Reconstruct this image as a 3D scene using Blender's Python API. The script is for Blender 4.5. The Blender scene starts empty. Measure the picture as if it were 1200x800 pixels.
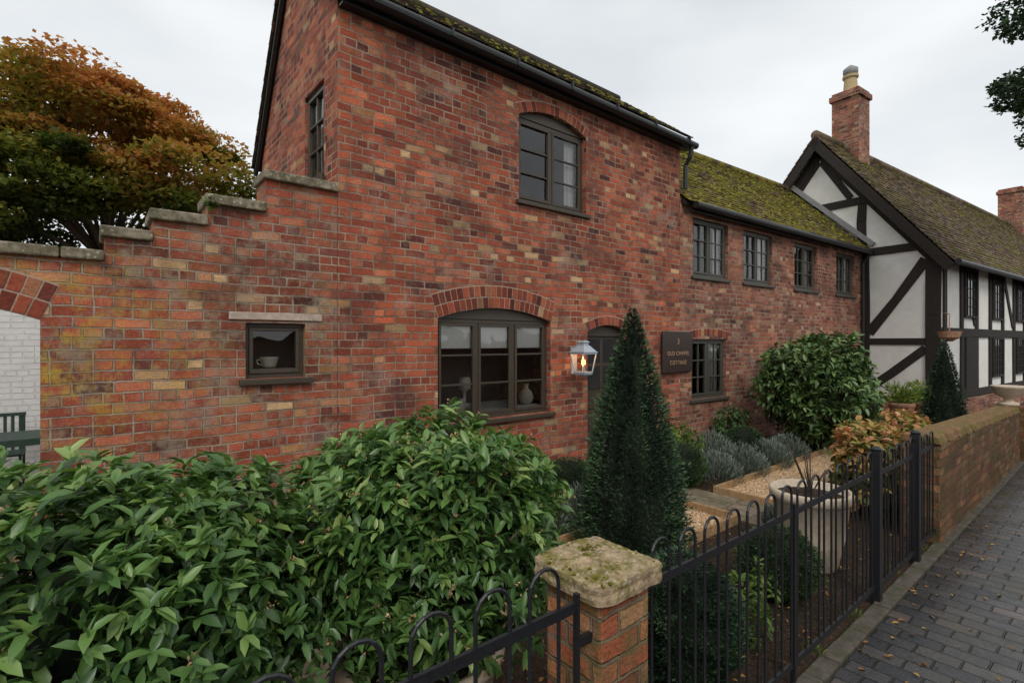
import bpy, math, random
import numpy as np
from mathutils import Vector
random.seed(4); rng=np.random.default_rng(7)
scene=bpy.context.scene
# ---------------------------------------------------------------- helpers
def empty(name,loc=(0,0,0),rz=0,parent=None):
    e=bpy.data.objects.new(name,None); scene.collection.objects.link(e)
    e.location=loc; e.rotation_euler=(0,0,rz); e.parent=parent; e.empty_display_size=.1
    return e
class MB:
    def __init__(s): s.v=[]; s.f=[]; s.t=[]
    def add(s,vs,fs,t=.5):
        b=len(s.v); s.v+=[tuple(p) for p in vs]; s.f+=[tuple(i+b for i in f) for f in fs]; s.t+=[t]*len(vs)
    def hexa(s,p,t=.5):
        s.add(p,[(0,3,2,1),(4,5,6,7),(0,1,5,4),(1,2,6,5),(2,3,7,6),(3,0,4,7)],t)
    def box(s,x0,x1,y0,y1,z0,z1,t=.5):
        s.hexa([(x0,y0,z0),(x1,y0,z0),(x1,y1,z0),(x0,y1,z0),(x0,y0,z1),(x1,y0,z1),(x1,y1,z1),(x0,y1,z1)],t)
    def prism(s,poly,y0,y1,t=.5):      # polygon in XZ, ccw seen from -y
        n=len(poly); vs=[(x,y0,z) for x,z in poly]+[(x,y1,z) for x,z in poly]
        s.add(vs,[tuple(range(n)),tuple(range(2*n-1,n-1,-1))]+[(i+n,(i+1)%n+n,(i+1)%n,i) for i in range(n)],t)
    def prismx(s,poly,x0,x1,t=.5):     # polygon in YZ
        n=len(poly); vs=[(x0,y,z) for y,z in poly]+[(x1,y,z) for y,z in poly]
        s.add(vs,[tuple(range(n-1,-1,-1)),tuple(range(n,2*n))]+[(i,(i+1)%n,(i+1)%n+n,i+n) for i in range(n)],t)
    def tube(s,pts,r,n=8,t=.5,caps=True):
        pts=[Vector(p) for p in pts]; m=len(pts); rr=r if isinstance(r,(list,tuple)) else [r]*m
        vs=[]; ref=None
        for i,p in enumerate(pts):
            d=(pts[min(i+1,m-1)]-pts[max(i-1,0)]).normalized()
            if ref is None:
                ref=Vector((0,0,1)) if abs(d.z)<.9 else Vector((1,0,0))
            a=d.cross(ref).normalized(); b=a.cross(d).normalized(); ref=b
            for k in range(n):
                q=2*math.pi*k/n; vs.append(p+a*(math.cos(q)*rr[i])+b*(math.sin(q)*rr[i]))
        fs=[(i*n+k,i*n+(k+1)%n,(i+1)*n+(k+1)%n,(i+1)*n+k) for i in range(m-1) for k in range(n)]
        if caps: fs+=[tuple(range(n-1,-1,-1)),tuple(range((m-1)*n,m*n))]
        s.add(vs,fs,t)
    def lathe(s,prof,c=(0,0,0),n=24,t=.5):
        vs=[]
        for r,z in prof:
            for k in range(n):
                q=2*math.pi*k/n; vs.append((c[0]+r*math.cos(q),c[1]+r*math.sin(q),c[2]+z))
        m=len(prof)
        fs=[(i*n+k,i*n+(k+1)%n,(i+1)*n+(k+1)%n,(i+1)*n+k) for i in range(m-1) for k in range(n)]
        fs+=[tuple(range(n-1,-1,-1)),tuple(range((m-1)*n,m*n))]
        s.add(vs,fs,t)
    def obj(s,name,mat,parent=None,bevel=0,smooth=False,loc=(0,0,0),rz=0,uv=False,uoff=0):
        me=bpy.data.meshes.new(name); me.from_pydata(s.v,[],s.f); me.update()
        at=me.attributes.new("tint",'FLOAT','POINT'); at.data.foreach_set("value",s.t)
        if uv:
            ul=me.uv_layers.new(name="UVMap"); Z=Vector((0,0,1))
            for p in me.polygons:
                n=p.normal
                if abs(n.z)>.95: tu,tv=Vector((1,0,0)),Vector((0,1,0))
                else: tu=Z.cross(n).normalized(); tv=n.cross(tu)
                for li in p.loop_indices:
                    co=me.vertices[me.loops[li].vertex_index].co
                    ul.data[li].uv=(co.dot(tu)+uoff,co.dot(tv) if abs(n.z)<.95 and abs(n.z)>.05 else (co.z if abs(n.z)<=.05 else co.dot(tv)))
        if smooth: me.polygons.foreach_set("use_smooth",[True]*len(me.polygons))
        me.materials.append(mat)
        o=bpy.data.objects.new(name,me); scene.collection.objects.link(o)
        o.location=loc; o.rotation_euler=(0,0,rz); o.parent=parent
        if bevel:
            b=o.modifiers.new("bevel",'BEVEL'); b.width=bevel; b.segments=2; b.limit_method='ANGLE'
        return o
# ---------------------------------------------------------------- materials
class G:
    def __init__(s,name):
        s.m=bpy.data.materials.new(name); s.m.use_nodes=True; s.t=s.m.node_tree
        s.b=s.t.nodes['Principled BSDF']; s.out=s.t.nodes['Material Output']
    def n(s,typ,**k):
        nd=s.t.nodes.new(typ)
        for a,v in k.items():
            if a.startswith('i_'):
                key=a[2:].replace('_',' ')
                s.set(nd.inputs[key],v)
            elif a.startswith('j'): s.set(nd.inputs[int(a[1:])],v)
            else: setattr(nd,a,v)
        return nd
    def set(s,inp,v):
        if isinstance(v,bpy.types.NodeSocket): s.t.links.new(v,inp)
        else: inp.default_value=v
    def mix(s,f,a,b,mode='MIX'):
        nd=s.n('ShaderNodeMix',data_type='RGBA',blend_type=mode)
        s.set(nd.inputs[0],f); s.set(nd.inputs[6],a if not isinstance(a,tuple) else c4(a)); s.set(nd.inputs[7],b if not isinstance(b,tuple) else c4(b))
        return nd.outputs[2]
    def math(s,op,a,b=0.,c=0.,clamp=False):
        nd=s.n('ShaderNodeMath',operation=op,use_clamp=clamp); s.set(nd.inputs[0],a); s.set(nd.inputs[1],b); s.set(nd.inputs[2],c)
        return nd.outputs[0]
    def noise(s,vec,scale,det=4,rough=.55):
        nd=s.n('ShaderNodeTexNoise',i_Scale=scale,i_Detail=det,i_Roughness=rough)
        if vec is not None: s.set(nd.inputs['Vector'],vec)
        return nd
    def ramp(s,f,els,interp='LINEAR'):
        nd=s.n('ShaderNodeValToRGB'); cr=nd.color_ramp; cr.interpolation=interp
        while len(cr.elements)<len(els): cr.elements.new(.5)
        for e,(p,c) in zip(cr.elements,els): e.position=p; e.color=c4(c)
        s.set(nd.inputs[0],f); return nd.outputs[0]
    def bump(s,h,st=.5,d=.01):
        nd=s.n('ShaderNodeBump',i_Strength=st,i_Distance=d,i_Height=h); s.t.links.new(nd.outputs[0],s.b.inputs['Normal'])
    def fin(s,col=None,rough=None,spec=None,metal=None):
        if col is not None: s.set(s.b.inputs['Base Color'],col if not isinstance(col,tuple) else c4(col))
        if rough is not None: s.set(s.b.inputs['Roughness'],rough)
        if spec is not None: s.set(s.b.inputs['Specular IOR Level'],spec)
        if metal is not None: s.set(s.b.inputs['Metallic'],metal)
        return s.m
def c4(c):
    if isinstance(c,(int,float)): return (c,c,c,1)
    return tuple(c) if len(c)==4 else tuple(c)+(1,)
def g3(x): return (x,x,x)
def tex(g): return g.n('ShaderNodeTexCoord').outputs['Object']
def brick_mat(name,pal,mortar,lichen=0,moss=0,bw=.218,rh=.0735,squash=.5,freq=3,ms=.0085,white=0,dark=1.,mosscol=(.15,.13,.05),pale=.42):
    g=G(name); uv=g.n('ShaderNodeUVMap').outputs[0]
    n1=g.noise(uv,2.2,2).outputs['Color']; n2=g.noise(uv,34,2).outputs['Color']
    def cen(c,a):
        v=g.n('ShaderNodeVectorMath',operation='SUBTRACT',j0=c); v.inputs[1].default_value=(.5,.5,.5)
        w=g.n('ShaderNodeVectorMath',operation='SCALE',j0=v.outputs[0]); w.inputs['Scale'].default_value=a; return w.outputs[0]
    def shift(a,b):
        off=g.n('ShaderNodeVectorMath',operation='ADD',j0=uv); off.inputs[1].default_value=(a,b,0); return off.outputs[0]
    v=g.n('ShaderNodeVectorMath',operation='ADD',j0=uv,j1=cen(n1,.04)).outputs[0]
    v=g.n('ShaderNodeVectorMath',operation='ADD',j0=v,j1=cen(n2,.013)).outputs[0]
    br=g.n('ShaderNodeTexBrick',offset=.5,squash=squash,squash_frequency=freq,i_Scale=1.,i_Mortar_Size=ms,i_Mortar_Smooth=.45,i_Brick_Width=bw,i_Row_Height=rh)
    g.set(br.inputs['Vector'],v)
    for k,c in (('Color1',0.),('Color2',1.),('Mortar',.45)): br.inputs[k].default_value=c4(c)
    r=br.outputs['Color']; fac=br.outputs['Fac']
    bwv=g.n('ShaderNodeRGBToBW',j0=r).outputs[0]
    col=g.ramp(bwv,pal)
    r2=g.math('FRACT',g.math('MULTIPLY',bwv,17.3))
    col=g.mix(1,col,g.ramp(r2,[(0,g3(.55*dark)),(.2,g3(.82*dark)),(.7,g3(1.03*dark)),(1,g3(1.28*dark))]),'MULTIPLY')
    big=g.noise(uv,.8,4,.65).outputs['Fac']; mid=g.noise(uv,6,5,.75).outputs['Fac']; fine=g.noise(uv,70,3,.75).outputs['Fac']
    col=g.mix(1,col,g.ramp(big,[(.34,(.60,.56,.58)),(.5,g3(.95)),(.64,(1.18,1.12,1.0))]),'MULTIPLY')
    col=g.mix(1,col,g.ramp(fine,[(.28,g3(.52)),(.68,g3(1.25))]),'MULTIPLY')
    col=g.mix(g.ramp(mid,[(.52,g3(0)),(.70,g3(pale))]),col,(.46,.30,.20))
    mc=g.mix(g.ramp(g.noise(uv,2.6,4,.7).outputs['Fac'],[(.40,g3(0)),(.62,g3(1))]),mortar,tuple(c*.42 for c in mortar))
    col=g.mix(fac,col,mc)
    soot=g.noise(shift(3,9),1.9,7,.75).outputs['Fac']
    col=g.mix(g.ramp(soot,[(.48,g3(0)),(.66,g3(.62))]),col,(.075,.042,.035))
    eff=g.noise(shift(11,4),1.5,7,.8).outputs['Fac']
    col=g.mix(g.ramp(eff,[(.54,g3(0)),(.68,g3(.5))]),col,(.42,.33,.27))
    if white:
        col=g.mix(g.ramp(g.noise(uv,5,5,.7).outputs['Fac'],[(.35,g3(1)),(.75,g3(.82))]),col,(.78,.78,.76))
    if lichen:
        sx=g.n('ShaderNodeSeparateXYZ',j0=uv)
        mask=g.math('MULTIPLY',g.ramp(g.math('MULTIPLY',sx.outputs[0],.8),[(0.0,g3(1)),(.35,g3(.6)),(.9,g3(.1))]),g.ramp(g.math('MULTIPLY',sx.outputs[1],.4),[(.35,g3(.0)),(.55,g3(1)),(.85,g3(.8)),(1,g3(0.3))]))
        ln=g.ramp(g.noise(uv,4.4,9,.85).outputs['Fac'],[(.49,g3(0)),(.58,g3(.85))])
        col=g.mix(g.math('MULTIPLY',mask,ln),col,(.46,.30,.05))
        ln2=g.ramp(g.noise(shift(5,3),3.7,8,.82).outputs['Fac'],[(.51,g3(0)),(.61,g3(.6))])
        col=g.mix(ln2,col,(.31,.26,.19))
    if moss:
        mn=g.ramp(g.noise(uv,4.3,7,.78).outputs['Fac'],[(.5-.10*moss,g3(0)),(.64-.08*moss,g3(.85))])
        col=g.mix(mn,col,mosscol)
    h=g.math('ADD',g.math('MULTIPLY',g.math('SUBTRACT',1,fac),.8),g.math('ADD',g.math('MULTIPLY',fine,.5),g.math('MULTIPLY',r2,.35)))
    g.bump(h,1,.015)
    return g.fin(col,.88,.25)
PAL=[(0,(.15,.052,.045)),(.10,(.24,.06,.040)),(.3,(.37,.085,.047)),(.6,(.44,.11,.055)),(.78,(.50,.155,.078)),(.88,(.40,.12,.07)),(.94,(.52,.27,.13)),(1,(.58,.40,.22))]
M_brick=brick_mat("brick_red",PAL,(.42,.31,.22))
PAL2=[(0,(.18,.07,.055)),(.15,(.28,.09,.06)),(.5,(.38,.125,.075)),(.8,(.43,.175,.105)),(.92,(.47,.27,.16)),(1,(.5,.36,.24))]
M_brick2=brick_mat("brick_red_faded",PAL2,(.42,.34,.26))
M_brickL=brick_mat("brick_garden_wall",PAL,(.40,.31,.23),lichen=1,pale=.5)
M_brickP=brick_mat("brick_pier",[(0,(.22,.07,.04)),(.5,(.40,.12,.055)),(.8,(.46,.20,.09)),(1,(.46,.30,.16))],(.3,.24,.15),moss=.55,squash=1,mosscol=(.14,.12,.045))
M_brickR=brick_mat("brick_lane_wall",[(0,(.14,.055,.04)),(.5,(.26,.095,.055)),(.8,(.31,.15,.08)),(1,(.34,.22,.12))],(.17,.14,.09),moss=.55,squash=1,mosscol=(.095,.085,.03),pale=.2)
M_brickW=brick_mat("brick_white_painted",PAL,(.5,.5,.48),white=1)
def vou_mat():
    g=G("brick_arch"); c=tex(g); a=g.n('ShaderNodeAttribute',attribute_name="tint").outputs['Fac']
    col=g.ramp(a,[(p,tuple(x*.80 for x in q)) for p,q in PAL]); f=g.noise(c,60,3,.7).outputs['Fac']
    r2=g.math('FRACT',g.math('MULTIPLY',a,17.3)); col=g.mix(1,col,g.ramp(r2,[(0,g3(.55)),(1,g3(1.15))]),'MULTIPLY')
    col=g.mix(1,col,g.ramp(f,[(.25,g3(.55)),(.7,g3(1.15))]),'MULTIPLY'); g.bump(f,.7,.008); return g.fin(col,.88,.25)
M_vou=vou_mat()
def simple(name,col,rough=.6,var=.25,scale=12,bump=.3,bd=.004,spec=.4,metal=0,col2=None,th=(.45,.65),col3=None):
    g=G(name); c=tex(g); f=g.noise(c,scale,5,.7).outputs['Fac']
    cc=g.mix(1,col,g.ramp(f,[(.3,g3(1-var)),(.7,g3(1+var))]),'MULTIPLY')
    if col2: cc=g.mix(g.ramp(g.noise(c,scale*.45,7,.75).outputs['Fac'],[(th[0],g3(0)),(th[1],g3(1))]),cc,col2)
    if col3:
        v=g.n('ShaderNodeTexVoronoi',i_Scale=scale*1.6,i_Vector=c); cc=g.mix(g.math('MULTIPLY',g.ramp(v.outputs['Distance'],[(.22,g3(.8)),(.34,g3(0))]),g.ramp(g.noise(c,scale*.7,3).outputs['Fac'],[(.48,g3(0)),(.55,g3(1))])),cc,col3)
    if bump: g.bump(f,bump,bd)
    return g.fin(cc,rough,spec,metal)
M_mortar=simple("mortar",(.36,.27,.2),.95,.3,40)
M_frame=simple("window_paint_brown",(.056,.043,.030),.45,.2,30,.15,.002)
M_frame2=simple("window_paint_grey",(.068,.064,.052),.5,.2,30,.15,.002)
M_stone=simple("coping_stone",(.27,.225,.165),.9,.5,18,.9,.008,.2,col2=(.11,.10,.06),th=(.42,.58),col3=(.42,.38,.28))
M_capst=simple("cap_stone_mossy",(.36,.27,.17),.92,.55,24,1,.012,.2,col2=(.17,.145,.045),th=(.47,.60),col3=(.44,.40,.28))
M_iron=simple("iron_black",(.014,.015,.018),.42,.3,60,.4,.002,.5)
M_plastic=simple("gutter_black",(.018,.018,.018),.4,.2,20,0)
M_render=simple("lime_render_white",(.76,.74,.69),.9,.08,3,.3,.006,.2,col2=(.62,.59,.54),th=(.5,.8))
M_timber=simple("oak_black",(.030,.024,.020),.75,.4,25,.6,.008,.25)
M_pot=simple("stone_pot",(.60,.50,.38),.85,.15,25,.3,.004,.2,col2=(.46,.38,.28))
M_chpot=simple("chimney_pot_buff",(.46,.36,.2),.85,.2,25,.3,.004,.2)
M_clay=simple("terracotta",(.40,.2,.12),.85,.2,25,.3,.004,.2,col2=(.4,.3,.22))
M_green=simple("garden_table_green",(.03,.06,.045),.45,.2,25,.1)
M_blind=simple("blind_white",(.84,.82,.78),.9,.06,30,.1)
M_room=simple("room_plaster",(.20,.165,.14),.9,.2,3,.1)
M_cer=simple("ceramic_cream",(.84,.78,.64),.4,.08,20,0)
M_cerd=simple("ceramic_grey",(.66,.58,.49),.5,.15,20,0)
M_sign=simple("sign_bronze",(.040,.026,.021),.45,.2,40,.1)
M_gold=simple("sign_lettering",(.42,.26,.16),.5,.1,40,0)
M_lant=simple("lantern_zinc",(.40,.45,.50),.4,.15,30,.1,metal=.2)
M_wood=simple("edging_timber",(.38,.24,.12),.8,.35,20,.4)
M_lead=simple("lead_flashing",(.25,.25,.25),.55,.2,12,.2)
M_bark=simple("bark",(.10,.075,.05),.9,.4,30,.8,.01)
M_kerb=simple("kerb_brick",(.10,.085,.07),.85,.4,20,.5,.006,.3,col2=(.06,.06,.03))
def glass():
    g=G("window_glass"); t=g.t
    fr=g.n('ShaderNodeFresnel',i_IOR=1.55); f=g.math('ADD',g.math('MULTIPLY',fr.outputs[0],1.5),.01,clamp=True)
    nz=g.noise(tex(g),3.5,1).outputs['Fac']; bp=g.n('ShaderNodeBump',i_Strength=.3,i_Distance=.02,i_Height=nz)
    gl=g.n('ShaderNodeBsdfGlossy',i_Roughness=.02); t.links.new(bp.outputs[0],gl.inputs['Normal'])
    tr=g.n('ShaderNodeBsdfTransparent'); tr.inputs[0].default_value=(.94,.95,.94,1)
    mx=g.n('ShaderNodeMixShader'); t.links.new(f,mx.inputs[0]); t.links.new(tr.outputs[0],mx.inputs[1]); t.links.new(gl.outputs[0],mx.inputs[2])
    t.links.new(mx.outputs[0],g.out.inputs[0]); return g.m
M_glass=glass()
def emis(name,c,s):
    g=G(name); g.set(g.b.inputs['Emission Color'],c4(c)); g.b.inputs['Emission Strength'].default_value=s; return g.fin(c,.5)
M_flame=emis("lamp_flame",(1,.42,.12),7)
def tile_mat(name,base,moss,th):
    g=G(name); c=tex(g); a=g.n('ShaderNodeAttribute',attribute_name="tint").outputs['Fac']
    f=g.noise(c,50,3,.7).outputs['Fac']; b=g.noise(c,1.5,5,.7).outputs['Fac']; m=g.noise(c,9,5,.7).outputs['Fac']
    col=g.ramp(a,[(0,tuple(x*.5 for x in base)),(.5,base),(.85,tuple(x*1.5 for x in base)),(1,(.22,.12,.08))])
    col=g.mix(1,col,g.ramp(f,[(.25,g3(.6)),(.7,g3(1.2))]),'MULTIPLY')
    mm=g.ramp(g.math('ADD',g.math('MULTIPLY',b,.6),g.math('MULTIPLY',m,.4)),[(th,g3(0)),(th+.08,g3(1))])
    mc=g.ramp(g.noise(c,14,4,.8).outputs['Fac'],[(.3,tuple(x*.35 for x in moss)),(.5,tuple(x*.8 for x in moss)),(.7,tuple(x*1.3 for x in moss))])
    col=g.mix(mm,col,mc); g.bump(g.math('ADD',g.math('MULTIPLY',mm,.7),f),.9,.012)
    return g.fin(col,.95,.15)
M_tile1=tile_mat("roof_tiles_dark",(.075,.06,.05),(.10,.09,.03),.51)
M_tile2=tile_mat("roof_tiles_mossy",(.13,.095,.065),(.23,.20,.035),.445)
M_tile3=tile_mat("roof_tiles_brown",(.15,.11,.085),(.165,.15,.032),.49)
def leaf_mat(name,els,rough=.42,spec=.45,trans=.25):
    g=G(name); a=g.n('ShaderNodeAttribute',attribute_name="tint").outputs['Fac']
    col=g.ramp(a,els); t=g.t
    g.fin(col,rough,spec)
    if trans:
        tl=g.n('ShaderNodeBsdfTranslucent'); t.links.new(g.mix(1,col,(1.3,1.35,.8),'MULTIPLY'),tl.inputs[0])
        mx=g.n('ShaderNodeMixShader'); mx.inputs[0].default_value=trans
        t.links.new(g.b.outputs[0],mx.inputs[1]); t.links.new(tl.outputs[0],mx.inputs[2]); t.links.new(mx.outputs[0],g.out.inputs[0])
    return g.m
L_laurel=leaf_mat("leaf_laurel",[(0,(.020,.042,.014)),(.3,(.055,.12,.034)),(.6,(.10,.20,.048)),(.85,(.19,.30,.075)),(1,(.30,.38,.12))],.36,.5,.2)
L_cam=leaf_mat("leaf_camellia",[(0,(.022,.045,.016)),(.5,(.085,.155,.042)),(1,(.20,.29,.09))],.38,.5,0)
L_yew=leaf_mat("leaf_yew",[(0,(.008,.020,.012)),(.5,(.026,.058,.027)),(1,(.065,.12,.05))],.55,.3,0)
L_box=leaf_mat("leaf_box",[(0,(.014,.034,.012)),(.5,(.04,.085,.026)),(1,(.11,.18,.05))],.5,.3,0)
L_lav=leaf_mat("leaf_lavender",[(0,(.07,.10,.07)),(.5,(.15,.19,.15)),(1,(.27,.31,.26))],.8,.1,0)
L_hyd=leaf_mat("leaf_hydrangea",[(0,(.05,.10,.03)),(.3,(.15,.20,.05)),(.5,(.36,.27,.08)),(.75,(.54,.22,.12)),(1,(.62,.36,.22))],.6,.2,.25)
L_lime=leaf_mat("leaf_lime",[(0,(.05,.10,.02)),(.5,(.14,.22,.045)),(1,(.34,.36,.08))],.5,.3,.25)
L_maple=leaf_mat("leaf_maple",[(0,(.05,.075,.018)),(.28,(.13,.16,.03)),(.48,(.26,.22,.045)),(.68,(.40,.20,.055)),(.88,(.43,.15,.06)),(1,(.52,.24,.09))],.6,.2,.45)
L_dead=leaf_mat("leaf_fallen",[(0,(.10,.05,.02)),(.5,(.28,.13,.04)),(1,(.42,.27,.07))],.7,.2,0)
L_bud=leaf_mat("flower_buds",[(0,(.20,.09,.05)),(.5,(.33,.18,.09)),(1,(.5,.36,.2))],.6,.3,0)
L_moss=leaf_mat("moss",[(0,(.05,.05,.012)),(.5,(.13,.12,.02)),(1,(.22,.20,.04))],.95,.05,.0)
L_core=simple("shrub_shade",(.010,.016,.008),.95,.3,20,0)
# ---------------------------------------------------------------- foliage
def unit(a): return a/np.maximum(np.linalg.norm(a,axis=1,keepdims=True),1e-9)
def rdir(n): return unit(rng.normal(size=(n,3)))
def leaves(name,P,A,L,wr,tint,mat,parent=None,simple_leaf=False,fold=.18,up=None):
    n=len(P); A=unit(A); L=np.asarray(L)*np.ones(n)
    R=rdir(n) if up is None else np.tile(np.array([0,0,1.]),(n,1))+rdir(n)*up
    S=unit(np.cross(A,R)); N=np.cross(S,A)
    if simple_leaf:
        prof=[(0,0,0),(.5,.5,-.05),(1,0,0),(.5,-.5,-.05)]; fc=[(0,3,2,1)]
    else:
        prof=[(0,0,0),(.5,0,-.0),(1,0,-.12),(.28,.42,fold*.5),(.68,.38,fold*.3),(.28,-.42,fold*.5),(.68,-.38,fold*.3)]
        fc=[(0,1,3),(1,4,3),(1,2,4),(0,5,1),(1,5,6),(1,6,2)]
    k=len(prof); V=np.empty((n,k,3))
    for i,(a,s,q) in enumerate(prof):
        V[:,i]=P+A*(L*a)[:,None]+S*(L*wr*s)[:,None]+N*(L*q)[:,None]
    V=V.reshape(-1,3); m=len(fc[0]); F=(np.arange(n)[:,None,None]*k+np.array(fc)[None]).reshape(-1)
    me=bpy.data.meshes.new(name); nf=n*len(fc)
    me.vertices.add(len(V)); me.vertices.foreach_set("co",V.reshape(-1))
    me.loops.add(len(F)); me.loops.foreach_set("vertex_index",F.astype(np.int32))
    me.polygons.add(nf); me.polygons.foreach_set("loop_start",np.arange(nf,dtype=np.int32)*m)
    me.update(calc_edges=True); me.validate()
    at=me.attributes.new("tint",'FLOAT','POINT'); at.data.foreach_set("value",np.repeat(np.clip(tint,0,1),k).astype(np.float32))
    me.materials.append(mat)
    o=bpy.data.objects.new(name,me); scene.collection.objects.link(o); o.parent=parent; return o
def lump(D,amp,seed,fr=3.5):
    r=np.random.default_rng(seed); s=np.zeros(len(D))
    for i in range(7):
        k=r.normal(size=3)*fr; s+=np.cos(D@k+r.uniform(0,6.28))
    return 1+amp*s/2.6
def shrub(name,c,rad,tips,L,wr,mat,per=6,amp=.12,seed=1,inner=.55,stem=True,tb=0,spread=1.0,stemz=None,buds=0):
    e=empty(name,(0,0,0)); D=rdir(tips); r=lump(D,amp,seed); q=inner+(1-inner)*rng.uniform(0,1,tips)**.55
    C=np.array(c); P=C+D*(np.array(rad)*(r*q)[:,None])
    P+=rng.normal(size=P.shape)*.03*rad[0]
    T=unit(D+np.array([0,0,.5])+rdir(tips)*.4)
    PP=np.repeat(P,per,axis=0); TT=np.repeat(T,per,axis=0)
    A=unit(TT*.45+unit(np.cross(TT,rdir(len(PP))))*spread+np.array([0,0,.05]))
    PP=PP+TT*rng.uniform(-.6,.2,(len(PP),1))*L
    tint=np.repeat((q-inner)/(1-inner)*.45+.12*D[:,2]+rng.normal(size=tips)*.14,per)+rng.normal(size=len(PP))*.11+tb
    leaves("leaves",PP,A,L*rng.uniform(.6,1.25,len(PP)),wr,tint,mat,e,up=.5)
    if buds:
        idx=np.argsort(-q)[:buds]; Q=np.repeat(P[idx]+T[idx]*L*.35,6,axis=0); Q=Q+rng.normal(size=Q.shape)*.007
        leaves("buds",Q,rdir(len(Q))+np.array([0,0,.8]),.011*rng.uniform(.6,1.3,len(Q)),.7,rng.uniform(0,1,len(Q)),L_bud,e)
    if stem:
        b=MB(); z0=stemz if stemz is not None else 0
        for i in range(14):
            p0=Vector((c[0]+random.uniform(-.04,.04),c[1]+random.uniform(-.04,.04),z0)); p2=Vector(P[i]); 
            p1=p0.lerp(p2,.5)+Vector((0,0,.12*rad[2])); b.tube([p0,p1,p2],[.014,.009,.003],6)
        b.obj("stems",M_bark,e,smooth=True)
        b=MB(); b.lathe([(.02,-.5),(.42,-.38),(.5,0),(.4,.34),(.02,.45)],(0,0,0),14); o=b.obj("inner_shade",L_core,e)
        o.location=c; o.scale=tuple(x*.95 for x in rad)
    return e
def clipped(name,c,R,h,prof,n,L,mat,seed=3,amp=.05,tb=0,z0=0,wr=.3):
    e=empty(name); t=rng.uniform(0,1,n*3); pr=np.array([prof(x) for x in t]); keep=rng.uniform(0,1,n*3)<(pr+.03); t=t[keep][:n]; pr=pr[keep][:n]; m=len(t)
    a=rng.uniform(0,2*np.pi,m); D=np.stack([np.cos(a),np.sin(a),(t-.5)*2],1); lm=lump(D,amp,seed,7)
    wild=np.where(rng.uniform(0,1,m)<.07,rng.uniform(1,1.18,m),1)
    r=R*pr*lm*rng.uniform(.80,1.03,m)*wild
    P=np.stack([c[0]+r*np.cos(a),c[1]+r*np.sin(a),z0+t*h],1)
    A=unit(np.stack([np.cos(a),np.sin(a),np.full(m,.55)],1)+rdir(m)*.75)
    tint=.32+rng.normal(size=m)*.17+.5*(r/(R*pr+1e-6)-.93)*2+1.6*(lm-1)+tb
    leaves("leaves",P,A,L*rng.uniform(.6,1.3,m),wr,tint,mat,e,simple_leaf=True)
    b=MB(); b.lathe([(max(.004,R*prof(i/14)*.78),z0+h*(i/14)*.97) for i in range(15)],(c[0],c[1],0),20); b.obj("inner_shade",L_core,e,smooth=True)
    b=MB(); b.tube([(c[0],c[1],0),(c[0],c[1],z0+.3*h)],.03,8); b.obj("trunk",M_bark,e)
    return e
def cone_p(t): return (min(1,(t+.03)*9)**.5)*(1-t)**.85
def ball_p(t): return math.sqrt(max(0.0,1-(2*t-1)**2))
# ---------------------------------------------------------------- wall / windows / roofs
def arc(x0,x1,spring,rise):
    h=(x1-x0)/2; c=(x0+x1)/2; R=(h*h+rise*rise)/(2*rise); cz=spring+rise-R
    return (lambda x: cz+math.sqrt(max(0,R*R-(x-c)**2))),c,cz,R,math.asin(min(1,h/R))
def wall(mb,x0,x1,top,ops,y0,y1,breaks=()):
    xs={x0,x1,*breaks}
    for (a,b,zb,zt) in ops:
        xs|={a,b}
        if callable(zt): xs|={a+(b-a)*i/14 for i in range(1,14)}
    xs=sorted(x for x in xs if x0-1e-6<=x<=x1+1e-6); e=1e-5
    for a,b in zip(xs,xs[1:]):
        if b-a<1e-5: continue
        m=(a+b)/2; iv=[]
        lo=(0.,0.)
        for (oa,ob,zb,zt) in sorted([o for o in ops if o[0]<m<o[1]],key=lambda o:o[2]):
            if zb>0.001: iv.append((lo,(zb,zb)))
            lo=(zt(a),zt(b)) if callable(zt) else (zt,zt)
        iv.append((lo,(top(a+e),top(b-e))))
        for (l,h) in iv: mb.prism([(a,l[0]),(b,l[1]),(b,h[1]),(a,h[0])],y0,y1)
def voussoirs(parent,x0,x1,spring,rise,y=-.0,depth=.115,loc=(0,0,0),rz=0,bw=.073,rings=1):
    f,c,cz,R,al=arc(x0,x1,spring,rise); b=MB(); k=MB()
    P=lambda a,r:(c+r*math.sin(a),cz+r*math.cos(a))
    for j in range(rings):
        r0=R+j*(depth+.009); n=max(3,int(2*al*r0/bw))
        for i in range(n):
            a0=-al+2*al*i/n; a1=-al+2*al*(i+1)/n; g=random.uniform(.003,.006)/R
            b.prism([P(a0+g,r0+.002),P(a1-g,r0+.002),P(a1-g,r0+depth),P(a0+g,r0+depth)],y-.005-random.uniform(0,.005),y+.02,random.uniform(.05,.97))
    k.prism([P(-al+2*al*i/16,R-.001) for i in range(17)]+[P(al-2*al*i/16,R+depth*rings+.01*rings) for i in range(17)],y-.003,y+.01)
    b.obj("arch_bricks",M_vou,parent,bevel=.003,loc=loc,rz=rz); k.obj("arch_mortar",M_mortar,parent,loc=loc,rz=rz)
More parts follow.
